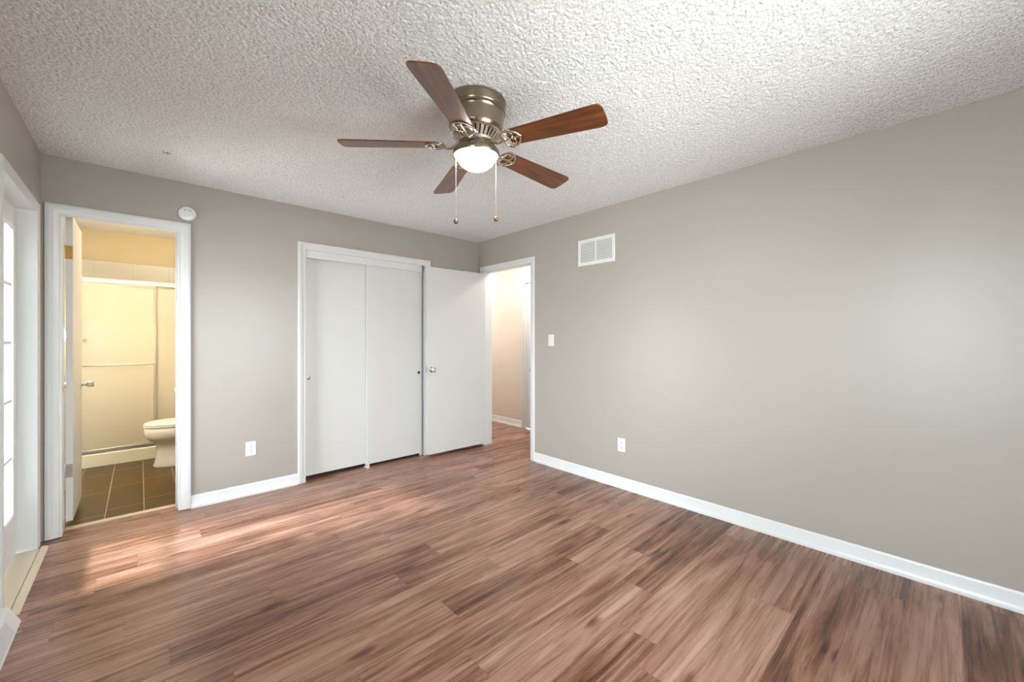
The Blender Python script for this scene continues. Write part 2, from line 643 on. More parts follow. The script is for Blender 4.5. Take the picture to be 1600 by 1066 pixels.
tag(obj('wall_back', boxes((XL - WT, BX0 - JT, YB, YB + WT, 0, H), (BX1 + JT, CX0 - JT, YB, YB + WT, 0, H), (CX1 + JT, XR + WT, YB, YB + WT, 0, H),
                           (BX0 - JT, BX1 + JT, YB, YB + WT, BJ + JT, H), (CX0 - JT, CX1 + JT, YB, YB + WT, CZ + JT, H)), 'wall'),
    'warm grey back wall with bathroom doorway and closet', 'wall', kind='structure')
tag(obj('wall_right', boxes((XR, XR + WT, YF - WT, HY0 - JT, 0, H), (XR, XR + WT, HY1 + JT, YB, 0, H), (XR, XR + WT, HY0 - JT, HY1 + JT, HZ + JT, H)), 'wall'),
    'long plain warm grey wall on the right', 'wall', kind='structure')
tag(obj('wall_left', boxes((XL - WT, XL, YF - WT, WINS[0][0], 0, H), (XL - WT, XL, WINS[0][1], LY0 - JT, 0, H),
                           *[b for q in WINS for b in ((XL - WT, XL, q[0], q[1], 0, q[2]), (XL - WT, XL, q[0], q[1], q[3], H))], (XL - WT, XL, LY1 + JT, YB, 0, H), (XL - WT, XL, LY0 - JT, LY1 + JT, LZ + JT, H)), 'wall'),
    'grey left wall with the glazed outside door', 'wall', kind='structure')
tag(obj('wall_front', boxes((XL, FW[0], YF - WT, YF, 0, H), (FW[1], XR, YF - WT, YF, 0, H), (FW[0], FW[1], YF - WT, YF, 0, FW[2]), (FW[0], FW[1], YF - WT, YF, FW[3], H)), 'wall'),
    'grey wall with an added fill window behind the viewpoint', 'wall', kind='structure')

# hall walls
tag(obj('wall_hall_far', boxes((HALL_X, HALL_X + 0.1, 4.065, 6.4, 0, H), (HALL_X, HALL_X + 0.1, 1.2, 3.245, 0, H), (HALL_X, HALL_X + 0.1, 3.245, 4.065, 2.06, H)), 'hallwall'),
    'beige hall wall seen through the open doorway', 'wall', kind='structure')
tag(obj('wall_hall_ends', boxes((XR + WT, HALL_X + 0.1, 6.4, 6.5, 0, H), (XR + WT, HALL_X + 0.1, 1.1, 1.2, 0, H), (XR + WT - 0.02, XR + WT, YB + 0.001, 6.4, 0, H)), 'hallwall'),
    'beige walls closing the hall, out of view', 'wall', kind='structure')
# bathroom walls
tag(obj('wall_bathroom_left', boxes((BATH_L - 0.1, BATH_L, YB + WT, BATH_FAR + 0.1, 0, H)), 'bathwall'), 'cream bathroom wall behind the open door', 'wall', kind='structure')
tag(obj('wall_bathroom_right', boxes((BATH_R, BATH_R + 0.1, YB + WT, BATH_FAR + 0.1, 0, H)), 'bathwall'), 'cream bathroom wall behind the toilet', 'wall', kind='structure')
tag(obj('wall_bathroom_far', boxes((BATH_L, BATH_R, BATH_FAR, BATH_FAR + 0.1, 0, H)), 'bathwall'), 'cream wall above the shower tiles', 'wall', kind='structure')
# closet carcass
tag(obj('wall_closet', boxes((0.92, 0.98, YB + WT, 4.6, 0, H), (XR - 0.1, XR - 0.04, YB + WT, 4.6, 0, H), (0.98, XR - 0.1, 4.55, 4.6, 0, H), (0.98, XR - 0.1, YB + WT, 4.55, H, H + 0.05)), 'wall'),
    'closet interior walls hidden behind sliding doors', 'wall', kind='structure')
tag(obj('floor_closet', boxes((0.92, XR, YB + 0.14, 4.6, -0.08, 0.0)), 'floor'), 'closet floor behind the sliding doors', 'floor', kind='structure')

# baseboards with shoe moulding


def base_prof(hb=0.0955):
    return [(0, 0), (0.016, 0), (0.0155, 0.012), (0.013, 0.022), (0.010, 0.027), (0.0085, 0.030), (0.0085, hb - 0.014), (0.0065, hb - 0.005), (0.003, hb), (0, hb)]


def baseboard(name, p0, p1, off, label, mat='trim'):
    """off: unit vector off the wall in plan"""
    rings = [[(p[0] + off[0] * t, p[1] + off[1] * t, z) for t, z in base_prof()] for p in (p0, p1)]
    return tag(obj(name, loft(rings), mat, smooth=True), label, 'baseboard', kind='structure')


CW = 0.074
baseboard('baseboard_right', (XR, YF), (XR, HY0 - 0.050), (-1, 0), 'white baseboard along the long right wall')
baseboard('baseboard_back', (BX1 + CW, YB), (CX0 - 0.0645, YB), (0, -1), 'white baseboard between bathroom and closet')
baseboard('baseboard_front', (XL, YF), (XR, YF), (0, 1), 'white baseboard behind the viewpoint')
baseboard('baseboard_left', (XL, YF), (XL, 2.40), (1, 0), 'white baseboard along the left wall')
baseboard('baseboard_hall', (HALL_X, 4.135), (HALL_X, 6.4), (-1, 0), 'white baseboard along the beige hall wall')

# casings and jambs
tr = obj('trim_1', sweep_u(casing_prof(CW), BX0, BX1, BZ, 0.006, lambda a, z, t: (a, YB - t, z)), 'trim', smooth=True)
tag(tr, 'white casing around the bathroom doorway', 'door casing', kind='structure')
tr = obj('trim_2', sweep_u(casing_prof(0.063), CX0, CX1, CZ, 0.003, lambda a, z, t: (a, YB - t, z)), 'trim', smooth=True)
tag(tr, 'white casing around the closet opening', 'door casing', kind='structure')
tr = obj('trim_3', sweep_u(casing_prof(0.058), HY0, HY1, HZ, 0.003, lambda a, z, t: (XR - t, a, z)), 'trim', smooth=True)
tag(tr, 'white casing around the hall doorway', 'door casing', kind='structure')
tr = obj('trim_4', sweep_u([(u, t * 0.6) for u, t in casing_prof(0.056)], LY0, LY1, LZ, 0.012, lambda a, z, t: (XL + t, a, z)), 'trim', smooth=True)
tag(tr, 'white casing around the outside door at left', 'door casing', kind='structure')


def jamb(name, label, b):
    return tag(obj(name, boxes(*b), 'trim', bevel=0.002), label, 'door jamb', kind='structure')


jamb('trim_5', 'white jamb lining the bathroom doorway',
     [(BX0 - JT, BX0, YB - 0.002, YB + WT, 0.004, BJ + JT), (BX1, BX1 + JT, YB - 0.002, YB + WT, 0.004, BJ + JT), (BX0, BX1, YB - 0.002, YB + WT, BJ, BJ + JT),
      (BX1 - 0.010, BX1, YB + 0.05, YB + 0.088, 0.004, BJ), (BX0, BX1 - 0.010, YB + 0.05, YB + 0.088, BJ - 0.010, BJ)])
jamb('trim_6', 'white jamb lining the closet opening',
     [(CX0 - JT, CX0, YB - 0.002, YB + WT, 0.0, CZ + JT), (CX1, CX1 + JT, YB - 0.002, YB + WT, 0.0, CZ + JT), (CX0, CX1, YB - 0.002, YB + WT, CZ, CZ + JT), (CX1 - 0.040, CX1, YB + 0.048, YB + 0.062, 0.0, CZ)])
jamb('trim_7', 'white fascia board hiding the closet door track', [(CX0, CX1 - 0.035, YB + 0.004, YB + 0.016, 1.996, CZ)])
hj = jamb('trim_8', 'bright white jamb lining the hall doorway',
          [(XR - 0.002, XR + WT, HY0 - JT, HY0, 0.0, HZ + JT), (XR - 0.002, XR + WT, HY1, HY1 + JT, 0.0, HZ + JT), (XR - 0.002, XR + WT, HY0, HY1, HZ, HZ + JT),
           (XR + 0.045, XR + 0.08, HY0, HY0 + 0.010, 0.0, HZ), (XR + 0.045, XR + 0.08, HY0, HY1, HZ - 0.010, HZ)])
jamb('trim_9', 'white jamb lining the outside door at left',
     [(XL - WT, XL + 0.002, LY0 - JT, LY0, 0.0, LZ + JT), (XL - WT, XL + 0.002, LY1, LY1 + JT, 0.0, LZ + JT), (XL - WT, XL + 0.002, LY0, LY1, LZ, LZ + JT)])
# second casing in the hall and its closed door
tr = obj('trim_10', sweep_u(casing_prof(0.068), 3.245, 4.065, 2.06, 0.003, lambda a, z, t: (HALL_X - t, a, z)), 'trim', smooth=True)
tag(tr, 'white door casing on the far hall wall', 'door casing', kind='structure')
hd = empty('door_5', (HALL_X + 0.006, 3.655, 0.0))
tag(hd, 'white door in the far hall wall beyond the doorway', 'door', kind='structure')
obj('door_slab', boxes((0, 0.035, -0.405, 0.405, 0.012, 2.055)), 'door', hd, bevel=0.002)
obj('door_knob', lathe_axis([(0.028, 0), (0.028, 0.006), (0.011, 0.010), (0.011, 0.03), (0.024, 0.036), (0.027, 0.05), (0.018, 0.06), (0, 0.062)], (0.0, -0.34, 0.93), (-1, 0, 0)), 'chrome', hd, smooth=True)

# strike plate on the hall jamb
tag(obj('strike_plate', boxes((XR + 0.010, XR + 0.040, HY0 - 0.0005, HY0 + 0.0015, 0.915, 0.975), (XR - 0.0195, XR + 0.010, HY0 + 0.0002, HY0 + 0.0040, 0.925, 0.968)), 'steel', bevel=0.0004),
    'small metal strike plate on the hall door jamb', 'strike plate')

# ------------------------------------------------------------------ doors
def hinge(parent, name, z, leaf, knuckle, mat, h=0.089):
    o = obj(name, boxes(leaf), mat, parent, bevel=0.0006)
    bm = bmesh.new()
    lathe(bm, [(0.0, z - h / 2 - 0.004), (0.004, z - h / 2 - 0.003), (0.0058, z - h / 2), (0.0058, z + h / 2), (0.004, z + h / 2 + 0.003), (0, z + h / 2 + 0.004)], 14, knuckle)
    obj('hinge_pin', bm, mat, o, smooth=True)
    return o


def screws(parent, pts, axis, mat):
    bm = bmesh.new()
    for p in pts:
        t = lathe_axis([(0, 0.0), (0.0052, 0.0), (0.0046, 0.0014), (0.0016, 0.0014), (0.0016, 0.0004), (0, 0.0004)], p, axis, 12)
        me = bpy.data.meshes.new('tmp')
        t.to_mesh(me)
        t.free()
        bm.from_mesh(me)
        bpy.data.meshes.remove(me)
    return obj('screw_heads', bm, mat, parent, smooth=True)


# bathroom door: open 90 degrees into the bathroom, hinged on the left jamb
DY0 = YB + WT - 0.004
bd = empty('door_1', (BX0 + 0.003, DY0, 0))
tag(bd, 'white bathroom door standing open into the bathroom', 'door', kind='structure')
obj('door_slab', boxes((0.0, 0.034, 0.0, 0.562, 0.055, 2.098)), 'door', bd, bevel=0.0015)
kb = [(0.031, 0), (0.031, 0.004), (0.024, 0.008), (0.010, 0.010), (0.0095, 0.028), (0.019, 0.032), (0.0215, 0.036), (0.0215, 0.066), (0.019, 0.069), (0, 0.0695)]
obj('door_knob', lathe_axis(kb, (0.034, 0.502, 0.925), (1, 0, 0)), 'chrome', bd, smooth=True)
obj('door_knob', lathe_axis([(r, d * 0.85) for r, d in kb], (0.0, 0.502, 0.925), (-1, 0, 0)), 'chrome', bd, smooth=True)
for z, m in ((1.853, 'brass'), (0.392, 'steel')):
    h = hinge(bd, 'hinge', z, (0.003, 0.033, -0.0022, 0.0004, z - 0.0445, z + 0.0445), (-0.004, 0.004), m)
    h['label'] = 'tarnished brass hinge leaf' if m == 'brass' else 'grey steel hinge leaf'
    screws(h, [(0.011, -0.002, z + 0.028), (0.024, -0.002, z), (0.011, -0.002, z - 0.028)], (0, -1, 0), m)
sp = obj('strike_plate', boxes((BX0 - 0.001, BX0 + 0.0015, YB + 0.022, YB + 0.048, 0.925, 0.965)), 'brass', bevel=0.0004)
tag(sp, 'small brass plate on the left bathroom jamb', 'strike plate')

# hall door: open about 92 degrees against the closet side
hdoor = empty('door_2', (XR - 0.002, 3.758, 0), math.radians(-2.0))
tag(hdoor, 'plain white flush door standing open in front of the back wall', 'door', kind='structure')
DW = 0.772
obj('door_slab', boxes((-DW, 0.0, -0.035, 0.0, 0.036, 2.042)), 'door', hdoor, bevel=0.0015)
kn = [(0.032, 0), (0.032, 0.004), (0.026, 0.009), (0.013, 0.012), (0.012, 0.026), (0.020, 0.031), (0.0275, 0.040), (0.0285, 0.050), (0.024, 0.059), (0.012, 0.064), (0.009, 0.062), (0, 0.062)]
obj('door_knob', lathe_axis(kn, (-DW + 0.052, -0.035, 0.945), (0, -1, 0)), 'chrome', hdoor, smooth=True)
obj('door_knob', lathe_axis([(r, d * 0.8) for r, d in kn], (-DW + 0.052, 0.0, 0.945), (0, 1, 0)), 'chrome', hdoor, smooth=True)
lp = obj('latch_plate', boxes((-DW - 0.0012, -DW + 0.0005, -0.030, -0.005, 0.916, 0.974), (-DW - 0.008, -DW, -0.024, -0.011, 0.934, 0.956)), 'steel', hdoor, bevel=0.0004)
for z in (0.33, 1.05, 1.86):
    hinge(hdoor, 'hinge', z, (-0.0005, 0.0018, -0.032, -0.002, z - 0.0445, z + 0.0445), (0.006, 0.006), 'steel')

# closet bypass doors
d3 = empty('door_3', (1.365, YB + 0.052, 0))
tag(d3, 'left white sliding closet door, set behind its neighbour', 'closet door', kind='structure')
obj('door_slab', boxes((-0.284, 0.305, 0.0, 0.022, 0.038, 2.03)), 'door', d3, bevel=0.0015)
cup = [(0.0, 0.0015), (0.011, 0.0015), (0.012, 0.0035), (0.0155, 0.003), (0.0165, 0.0), (0.0, 0.0)]
obj('finger_pull', lathe_axis(cup, (-0.247, 0.0, 0.92), (0, -1, 0), 20), 'nickel', d3, smooth=True)
d4 = empty('door_4', (1.945, YB + 0.022, 0))
tag(d4, 'right white sliding closet door, in front of its neighbour', 'closet door', kind='structure')
obj('door_slab', boxes((-0.300, 0.300, 0.0, 0.022, 0.034, 2.03)), 'door', d4, bevel=0.0015)
obj('finger_pull', lathe_axis(cup, (0.272, 0.0, 0.908), (0, -1, 0), 20), 'nickel', d4, smooth=True)
tag(obj('floor_guide', boxes((1.640, 1.668, YB + 0.012, YB + 0.085, 0.0, 0.008), (1.640, 1.668, YB + 0.0445, YB + 0.0515, 0.008, 0.045), (1.640, 1.668, YB + 0.012, YB + 0.0195, 0.008, 0.045)), 'plastic', bevel=0.001),
    'small white floor guide between the closet doors', 'door guide')

# outside door: white, full of small panes
XD = XL - 0.075
od = empty('door_6', (XD, (LY0 + LY1) / 2, 0))
tag(od, 'white outside door with small glass panes at far left', 'glazed door', kind='structure')
hw = (LY1 - LY0) / 2 - 0.003
gx = (hw - 0.085)
z0g, z1g = 0.26, 1.915
obj('door_frame', boxes((-0.044, 0, -hw, -gx, 0.02, 2.035), (-0.044, 0, gx, hw, 0.02, 2.035), (-0.044, 0, -gx, gx, 0.02, z0g), (-0.044, 0, -gx, gx, z1g, 2.035)), 'trim', od, bevel=0.003)
obj('glazing_bead', loft([[(t, s1 * (gx - u), zz(u)) for u, t in ((0.0, -0.004), (0.0, 0.006), (0.008, 0.007), (0.018, 0.003), (0.02, -0.004))]
                          for s1, zz in ((-1, lambda u: z0g + u), (1, lambda u: z0g + u), (1, lambda u: z1g - u), (-1, lambda u: z1g - u), (-1, lambda u: z0g + u))], cap=False), 'trim', od)
mb = bmesh.new()
for k in range(1, 3):
    yy = -gx + 2 * gx * k / 3
    box(mb, -0.032, -0.006, yy - 0.009, yy + 0.009, z0g, z1g)
for k in range(1, 5):
    zz = z0g + (z1g - z0g) * k / 5
    box(mb, -0.031, -0.007, -gx, gx, zz - 0.009, zz + 0.009)
obj('muntins', mb, 'trim', od)
obj('glass_pane', boxes((-0.022, -0.017, -gx, gx, z0g, z1g)), 'glass', od)

# threshold of the outside door
th = empty('threshold', (XL, 3.31, 0))
tag(th, 'beige metal threshold under the outside door', 'threshold')
obj('sill_plate', boxes((-0.13, 0.012, LY0 - 3.31 + 0.004, LY1 - 3.31 - 0.004, 0.0, 0.013)), 'sill', th, bevel=0.002)
obj('edge_strip', loft([[(x, y, z) for x, z in ((0.014, 0.0), (0.014, 0.010), (0.020, 0.013), (0.036, 0.011), (0.047, 0.002), (0.047, 0.0))] for y in (2.915 - 3.31, 3.745 - 3.31)]), 'sill', th)

# bathroom floor transition
tag(obj('transition_strip', loft([[(x, YB + 0.125 + y, z) for y, z in ((0, 0), (0.004, 0.006), (0.014, 0.009), (0.036, 0.009), (0.046, 0.006), (0.05, 0))] for x in (BX0 + 0.002, BX1 - 0.002)]), 'strip'),
    'pale strip between plank floor and bathroom tiles', 'transition strip')

# ------------------------------------------------------------------ windows (behind the viewpoint)
def window(name, label, a0, a1, z0, z1, place):
    """place(a, d, z): a along the wall, d from the inner face outwards"""
    root = empty(name)
    tag(root, label, 'window', kind='structure')

    def b(bm, *q):
        a, b_, d0, d1, c, d = q
        p0, p1 = place(a, d0, c), place(b_, d1, d)
        box(bm, min(p0[0], p1[0]), max(p0[0], p1[0]), min(p0[1], p1[1]), max(p0[1], p1[1]), c, d)
    f = bmesh.new()
    b(f, a0, a0 + 0.05, 0.03, 0.09, z0, z1)
    b(f, a1 - 0.05, a1, 0.03, 0.09, z0, z1)
    b(f, a0 + 0.05, a1 - 0.05, 0.03, 0.09, z0, z0 + 0.05)
    b(f, a0 + 0.05, a1 - 0.05, 0.03, 0.09, z1 - 0.05, z1)
    b(f, a0 + 0.05, a1 - 0.05, 0.04, 0.08, (z0 + z1) / 2 - 0.02, (z0 + z1) / 2 + 0.02)
    obj('window_frame', f, 'trim', root, bevel=0.002)
    s = bmesh.new()
    b(s, a0 - 0.04, a1 + 0.04, -0.03, 0.0, z0 - 0.03, z0)
    b(s, a0, a1, 0.0, 0.03, z0 - 0.001, z0 + 0.012)
    obj('window_sill', s, 'trim', root, bevel=0.002)
    g = bmesh.new()
    b(g, a0 + 0.05, a1 - 0.05, 0.058, 0.062, z0 + 0.05, (z0 + z1) / 2 - 0.02)
    b(g, a0 + 0.05, a1 - 0.05, 0.058, 0.062, (z0 + z1) / 2 + 0.02, z1 - 0.05)
    obj('glass_pane', g, 'glass', root)


window('fill_window', 'wide white framed window added for fill light behind the viewpoint', *FW, lambda a, d, z: (a, YF - d, z))
window('window_1', 'white framed window in the left wall beside the viewpoint', *WINS[0], lambda a, d, z: (XL - d, a, z))

# ------------------------------------------------------------------ ceiling fan
FC = (1.2198, 1.5790)
fan = empty('ceiling_fan', (FC[0], FC[1], H))
tag(fan, 'five blade brown ceiling fan with a lit frosted glass bowl', 'ceiling fan')


def Zf(z):
    return z - H


bm = bmesh.new()
lathe(bm, [(r, Zf(z)) for r, z in [(0.0, 2.436), (0.146, 2.436), (0.147, 2.428), (0.144, 2.422), (0.143, 2.395), (0.140, 2.389), (0.143, 2.384), (0.143, 2.378), (0.139, 2.374),
                                   (0.137, 2.368), (0.135, 2.362), (0.131, 2.310), (0.127, 2.290), (0.120, 2.283), (0.0, 2.283)]], 72)
obj('motor_housing', bm, 'nickel', fan, smooth=True)
# vented ring under the motor
vr = bmesh.new()
lathe(vr, [(r, Zf(z)) for r, z in [(0.0, 2.283), (0.108, 2.283), (0.082, 2.240), (0.0, 2.240)]], 48)
vo = obj('vent_ring', vr, 'dark', fan, smooth=True)
vf = bmesh.new()
lathe(vf, [(r, Zf(z)) for r, z in [(0.102, 2.286), (0.124, 2.286), (0.127, 2.281), (0.121, 2.276), (0.102, 2.276)]], 48, cap=False)
lathe(vf, [(r, Zf(z)) for r, z in [(0.06, 2.244), (0.092, 2.246), (0.095, 2.241), (0.090, 2.234), (0.06, 2.232)]], 48, cap=False)
for k in range(32):
    a = 2 * PI * k / 32
    m = Matrix.Rotation(a, 4, 'Z')
    w = 0.0056
    pts = [(0.090, -w, Zf(2.243)), (0.090, w, Zf(2.243)), (0.121, w * 1.3, Zf(2.280)), (0.121, -w * 1.3, Zf(2.280)),
           (0.078, -w, Zf(2.243)), (0.078, w, Zf(2.243)), (0.106, w * 1.3, Zf(2.284)), (0.106, -w * 1.3, Zf(2.284))]
    vs = [vf.verts.new(m @ Vector(p)) for p in pts]
    for q in ((0, 1, 2, 3), (4, 7, 6, 5), (0, 3, 7, 4), (1, 5, 6, 2), (0, 4, 5, 1), (3, 2, 6, 7)):
        vf.faces.new([vs[i] for i in q])
obj('vent_fins', vf, 'nickel_light', vo)
bm = bmesh.new()
lathe(bm, [(r, Zf(z)) for r, z in [(0.0, 2.236), (0.066, 2.236), (0.067, 2.232), (0.062, 2.228), (0.060, 2.218), (0.064, 2.212), (0.0, 2.212)]], 48)
obj('switch_housing', bm, 'nickel_light', fan, smooth=True)
bm = bmesh.new()
lathe(bm, [(r, Zf(z)) for r, z in [(0.0, 2.214), (0.070, 2.213), (0.098, 2.209), (0.108, 2.204), (0.1140, 2.197), (0.1150, 2.186), (0.1150, 2.172), (0.1130, 2.169), (0.108, 2.171), (0.101, 2.178), (0.099, 2.184), (0.0, 2.186)]], 64)
obj('light_pan', bm, 'nickel', fan, smooth=True)
bm = bmesh.new()
prof = [(0.0, 2.1815), (0.0960, 2.1815)]
for k in range(0, 13):
    t = k / 12 * PI / 2
    prof.append((0.0970 * math.cos(t) ** 0.95 if k < 12 else 0.0, 2.180 - 0.073 * math.sin(t)))
lathe(bm, [(r, Zf(z)) for r, z in prof], 64)
obj('glass_bowl', bm, 'bowl', fan, smooth=True)

# blades with their scrolled irons
PH = 2.5075
PITCH = math.radians(12.5)
ZB = 2.2290
DROOP = math.asin(0.0225 / 0.64)
R1 = 0.648


def blade_outline():
    """Plan of a blade along +X: tapered sides, gently bowed tip, rounded corners."""
    r0, rt = 0.185, R1
    w0, w1 = 0.051, 0.067
    half_side = [(r0, 0.036), (r0 + 0.006, w0 - 0.005), (r0 + 0.016, w0)]
    for k in range(1, 9):
        s = k / 8
        half_side.append((r0 + 0.016 + (rt - 0.060 - r0) * s, w0 + (w1 - w0) * s))
    # superelliptic tip
    xc = half_side[-1][0]
    for k in range(1, 15):
        t = PI / 2 * (1 - k / 15)
        half_side.append((xc + (rt - xc) * math.cos(t) ** 0.62, w1 * math.sin(t) ** 0.42))
    up = half_side + [(rt + 0.0005, 0.0)]
    return [(x, -y) for x, y in half_side] + up[::-1]


def arc(c, r, a0, a1, z, n=14, ry=None):
    ry = ry or r
    return [(c[0] + r * math.cos(a0 + (a1 - a0) * k / n), c[1] + ry * math.sin(a0 + (a1 - a0) * k / n), z) for k in range(n + 1)]


def iron_mesh():
    bm = bmesh.new()
    z = -0.006
    # neck arm from the motor down to the blade
    tube(bm, [(0.076, 0, 0.012), (0.092, 0, 0.008), (0.108, 0, -0.004), (0.124, 0, -0.015), (0.142, 0, -0.016), (0.160, 0, -0.009), (0.185, 0, z)], [0.008, 0.0075, 0.007, 0.0068, 0.0065, 0.006, 0.005], 10)
    # open scrollwork under the blade root
    for s in (-1, 1):
        tube(bm, [(0.150, 0, z)] + [(0.150 + 0.018 * k / 6, s * 0.046 * math.sin(PI / 2 * k / 6), z) for k in range(1, 7)] + arc((0.182, s * 0.046), 0.014, PI, PI - s * 4.4, z, 14), 0.0042, 8)
        tube(bm, arc((0.196, s * 0.020), 0.020, -s * 2.2, s * 2.4, z, 16), 0.0038, 8)
        tube(bm, [(0.168, s * 0.046, z), (0.190, s * 0.055, z), (0.214, s * 0.050, z), (0.236, s * 0.028, z), (0.250, 0, z)], 0.0042, 8)
        lathe(bm, [(0, z - 0.006), (0.006, z - 0.005), (0.007, z), (0, z + 0.004)], 12, (0.212, s * 0.040))
    tube(bm, [(0.16, 0, z), (0.20, 0, z), (0.25, 0, z)], 0.0048, 8)
    lathe(bm, [(0, z - 0.006), (0.006, z - 0.005), (0.007, z), (0, z + 0.004)], 12, (0.244, 0.0))
    lathe(bm, arc2 if False else [(0.0, z - 0.007), (0.009, z - 0.006), (0.012, z), (0.0, z + 0.004)], 14, (0.165, 0.0))
    return bm


bl0 = ir0 = None
for k in range(5):
    a = PH + k * 2 * PI / 5
    if bl0 is None:
        bm = bmesh.new()
        prism(bm, blade_outline(), -0.003, 0.003)
        bl = obj('blade', bm, 'blade', fan, bevel=0.0012)
        ir = obj('blade_iron', iron_mesh(), 'iron', bl, smooth=True)
        bl0, ir0 = bl, ir
    else:
        bl = bl0.copy()
        COL.objects.link(bl)
        bl.parent = fan
        ir = ir0.copy()
        COL.objects.link(ir)
        ir.parent = bl
    bl.location = (0, 0, Zf(ZB))
    # the clockwise edge of every blade rides high
    bl.rotation_euler = (Matrix.Rotation(a, 3, 'Z') @ Matrix.Rotation(DROOP, 3, 'Y') @ Matrix.Rotation(-PITCH, 3, 'X')).to_euler()

# pull chains
for off, zt, zb in (((-0.0742, 0.0678), 2.19, 1.866), ((0.0720, -0.0650), 2.19, 1.878)):
    bm = bmesh.new()
    n = 46
    for i in range(n):
        z = zt + (zb - zt) * i / (n - 1)
        bmesh.ops.create_icosphere(bm, subdivisions=1, radius=0.0015, matrix=Matrix.Translation((off[0], off[1], Zf(z))))
    tube(bm, [(off[0], off[1], Zf(zt)), (off[0], off[1], Zf(zb))], 0.0009, 6)
    ch = obj('pull_chain', bm, 'bead', fan, smooth=True)
    bm = bmesh.new()
    lathe(bm, [(r, Zf(zb + d)) for r, d in [(0, 0.004), (0.003, 0.003), (0.0045, -0.001), (0.0095, -0.005), (0.0118, -0.012), (0.0098, -0.019), (0.005, -0.023), (0, -0.024)]], 20, off)
    obj('pull_knob', bm, 'bronze', ch, smooth=True)

# ------------------------------------------------------------------ small fittings
# smoke alarm
sm = empty('smoke_alarm', (0.262, YB, 2.206))
tag(sm, 'round white smoke alarm on the wall above the bathroom door corner', 'smoke alarm')
obj('alarm_body', lathe_axis([(0, 0), (0.050, 0), (0.0525, 0.004), (0.0525, 0.020), (0.050, 0.027), (0.044, 0.031), (0.02, 0.0325), (0, 0.0325)], (0, 0, 0), (0, -1, 0), 48), 'plastic', sm, smooth=True)
bm = bmesh.new()
for x in (-0.014, 0.014):
    box(bm, x - 0.0075, x + 0.0075, -0.0335, -0.0322, 0.021, 0.0245)
obj('sounder_slot', bm, 'slot', sm)


def local_wall(bm_boxes, face):
    """boxes given as (a0,a1,d0,d1,z0,z1): a along the wall, d off the wall"""
    bm = bmesh.new()
    for a0, a1, d0, d1, z0, z1 in bm_boxes:
        if face == 'back':
            box(bm, a0, a1, -d1, -d0, z0, z1)
        else:
            box(bm, -d1, -d0, a0, a1, z0, z1)
    return bm


def outlet(loc, face, label):
    r = empty('wall_outlet', loc)
    tag(r, label, 'wall outlet', 'duplex wall outlets')
    obj('cover_plate', local_wall([(-0.036, 0.036, 0, 0.005, -0.0575, 0.0575)], face), 'plastic', r, bevel=0.002)
    for z in (0.0195, -0.0195):
        s = obj('socket', local_wall([(-0.0165, 0.0165, 0.004, 0.0068, z - 0.0135, z + 0.0135)], face), 'plastic', r, bevel=0.004, seg=3)
        obj('socket_slots', local_wall([(-0.0075, -0.0050, 0.0064, 0.0071, z - 0.001, z + 0.008), (0.0050, 0.0075, 0.0064, 0.0071, z, z + 0.007), (-0.0025, 0.0025, 0.0064, 0.0071, z - 0.0095, z - 0.0045)], face), 'slot', s)
    ax = (0, -1, 0) if face == 'back' else (-1, 0, 0)
    p = Vector(ax) * 0.0048
    obj('plate_screw', lathe_axis([(0, 0), (0.0032, 0), (0.0026, 0.001), (0, 0.0012)], p, ax, 10), 'steel', r, smooth=True)


outlet((0.667, YB, 0.378), 'back', 'white wall outlet between the bathroom door and the closet')
outlet((XR, 1.889, 0.369), 'right', 'white wall outlet low on the long right wall')

sw = empty('light_switch', (XR, 2.686, 1.258))
tag(sw, 'white light switch on the right wall beside the hall doorway', 'light switch')
obj('cover_plate', local_wall([(-0.036, 0.036, 0, 0.005, -0.0575, 0.0575)], 'right'), 'plastic', sw, bevel=0.002)
rk = obj('rocker', loft([[(-d, s * 0.0155, z) for d, z in ((0.0045, -0.033), (0.0045, 0.033), (0.0095, 0.032), (0.007, 0.0), (0.0055, -0.032))] for s in (-1, 1)]), 'plastic', sw, bevel=0.0008)
for z in (0.045, -0.045):
    obj('plate_screw', lathe_axis([(0, 0), (0.003, 0), (0.0025, 0.001), (0, 0.0012)], (-0.0048, 0, z), (-1, 0, 0), 10), 'plastic', sw, smooth=True)

# return air grille on the right wall
gr = empty('return_air_grille', (XR, 2.151, 2.067))
tag(gr, 'white slatted air grille high on the right wall', 'air grille')
GW, GH = 0.199, 0.1205
obj('grille_frame', loft([[(-t, sy * (GW - u), sz * (GH - u)) for u, t in ((0.0, 0.0), (0.0, 0.004), (0.003, 0.007), (0.026, 0.008), (0.029, 0.005), (0.029, 0.0))]
                          for sy, sz in ((-1, -1), (1, -1), (1, 1), (-1, 1), (-1, -1))], cap=False), 'plastic', gr)
obj('grille_back', boxes((-0.0010, -0.0002, -GW + 0.028, GW - 0.028, -GH + 0.028, GH - 0.028)), 'dark', gr)
obj('grille_mullion', boxes((-0.0078, -0.001, -0.0065, 0.0065, -GH + 0.027, GH - 0.027)), 'plastic', gr)
NS = 13
zs = [-GH + 0.0335 + (2 * GH - 0.067) * k / (NS - 1) for k in range(NS)]
s0 = None
for z in zs:
    if s0 is None:
        bm = bmesh.new()
        vs = [bm.verts.new((x, y, zz)) for y in (-GW + 0.027, GW - 0.027) for x, zz in ((-0.0018, -0.0050), (-0.0012, -0.0044), (-0.0070, 0.0046), (-0.0076, 0.0040))]
        for q in ((0, 1, 2, 3), (4, 7, 6, 5), (0, 4, 5, 1), (1, 5, 6, 2), (2, 6, 7, 3), (3, 7, 4, 0)):
            bm.faces.new([vs[i] for i in q])
        s0 = obj('slat', bm, 'plastic', gr)
        s = s0
    else:
        s = s0.copy()
        COL.objects.link(s)
        s.parent = gr
    s.location = (0, 0, z)

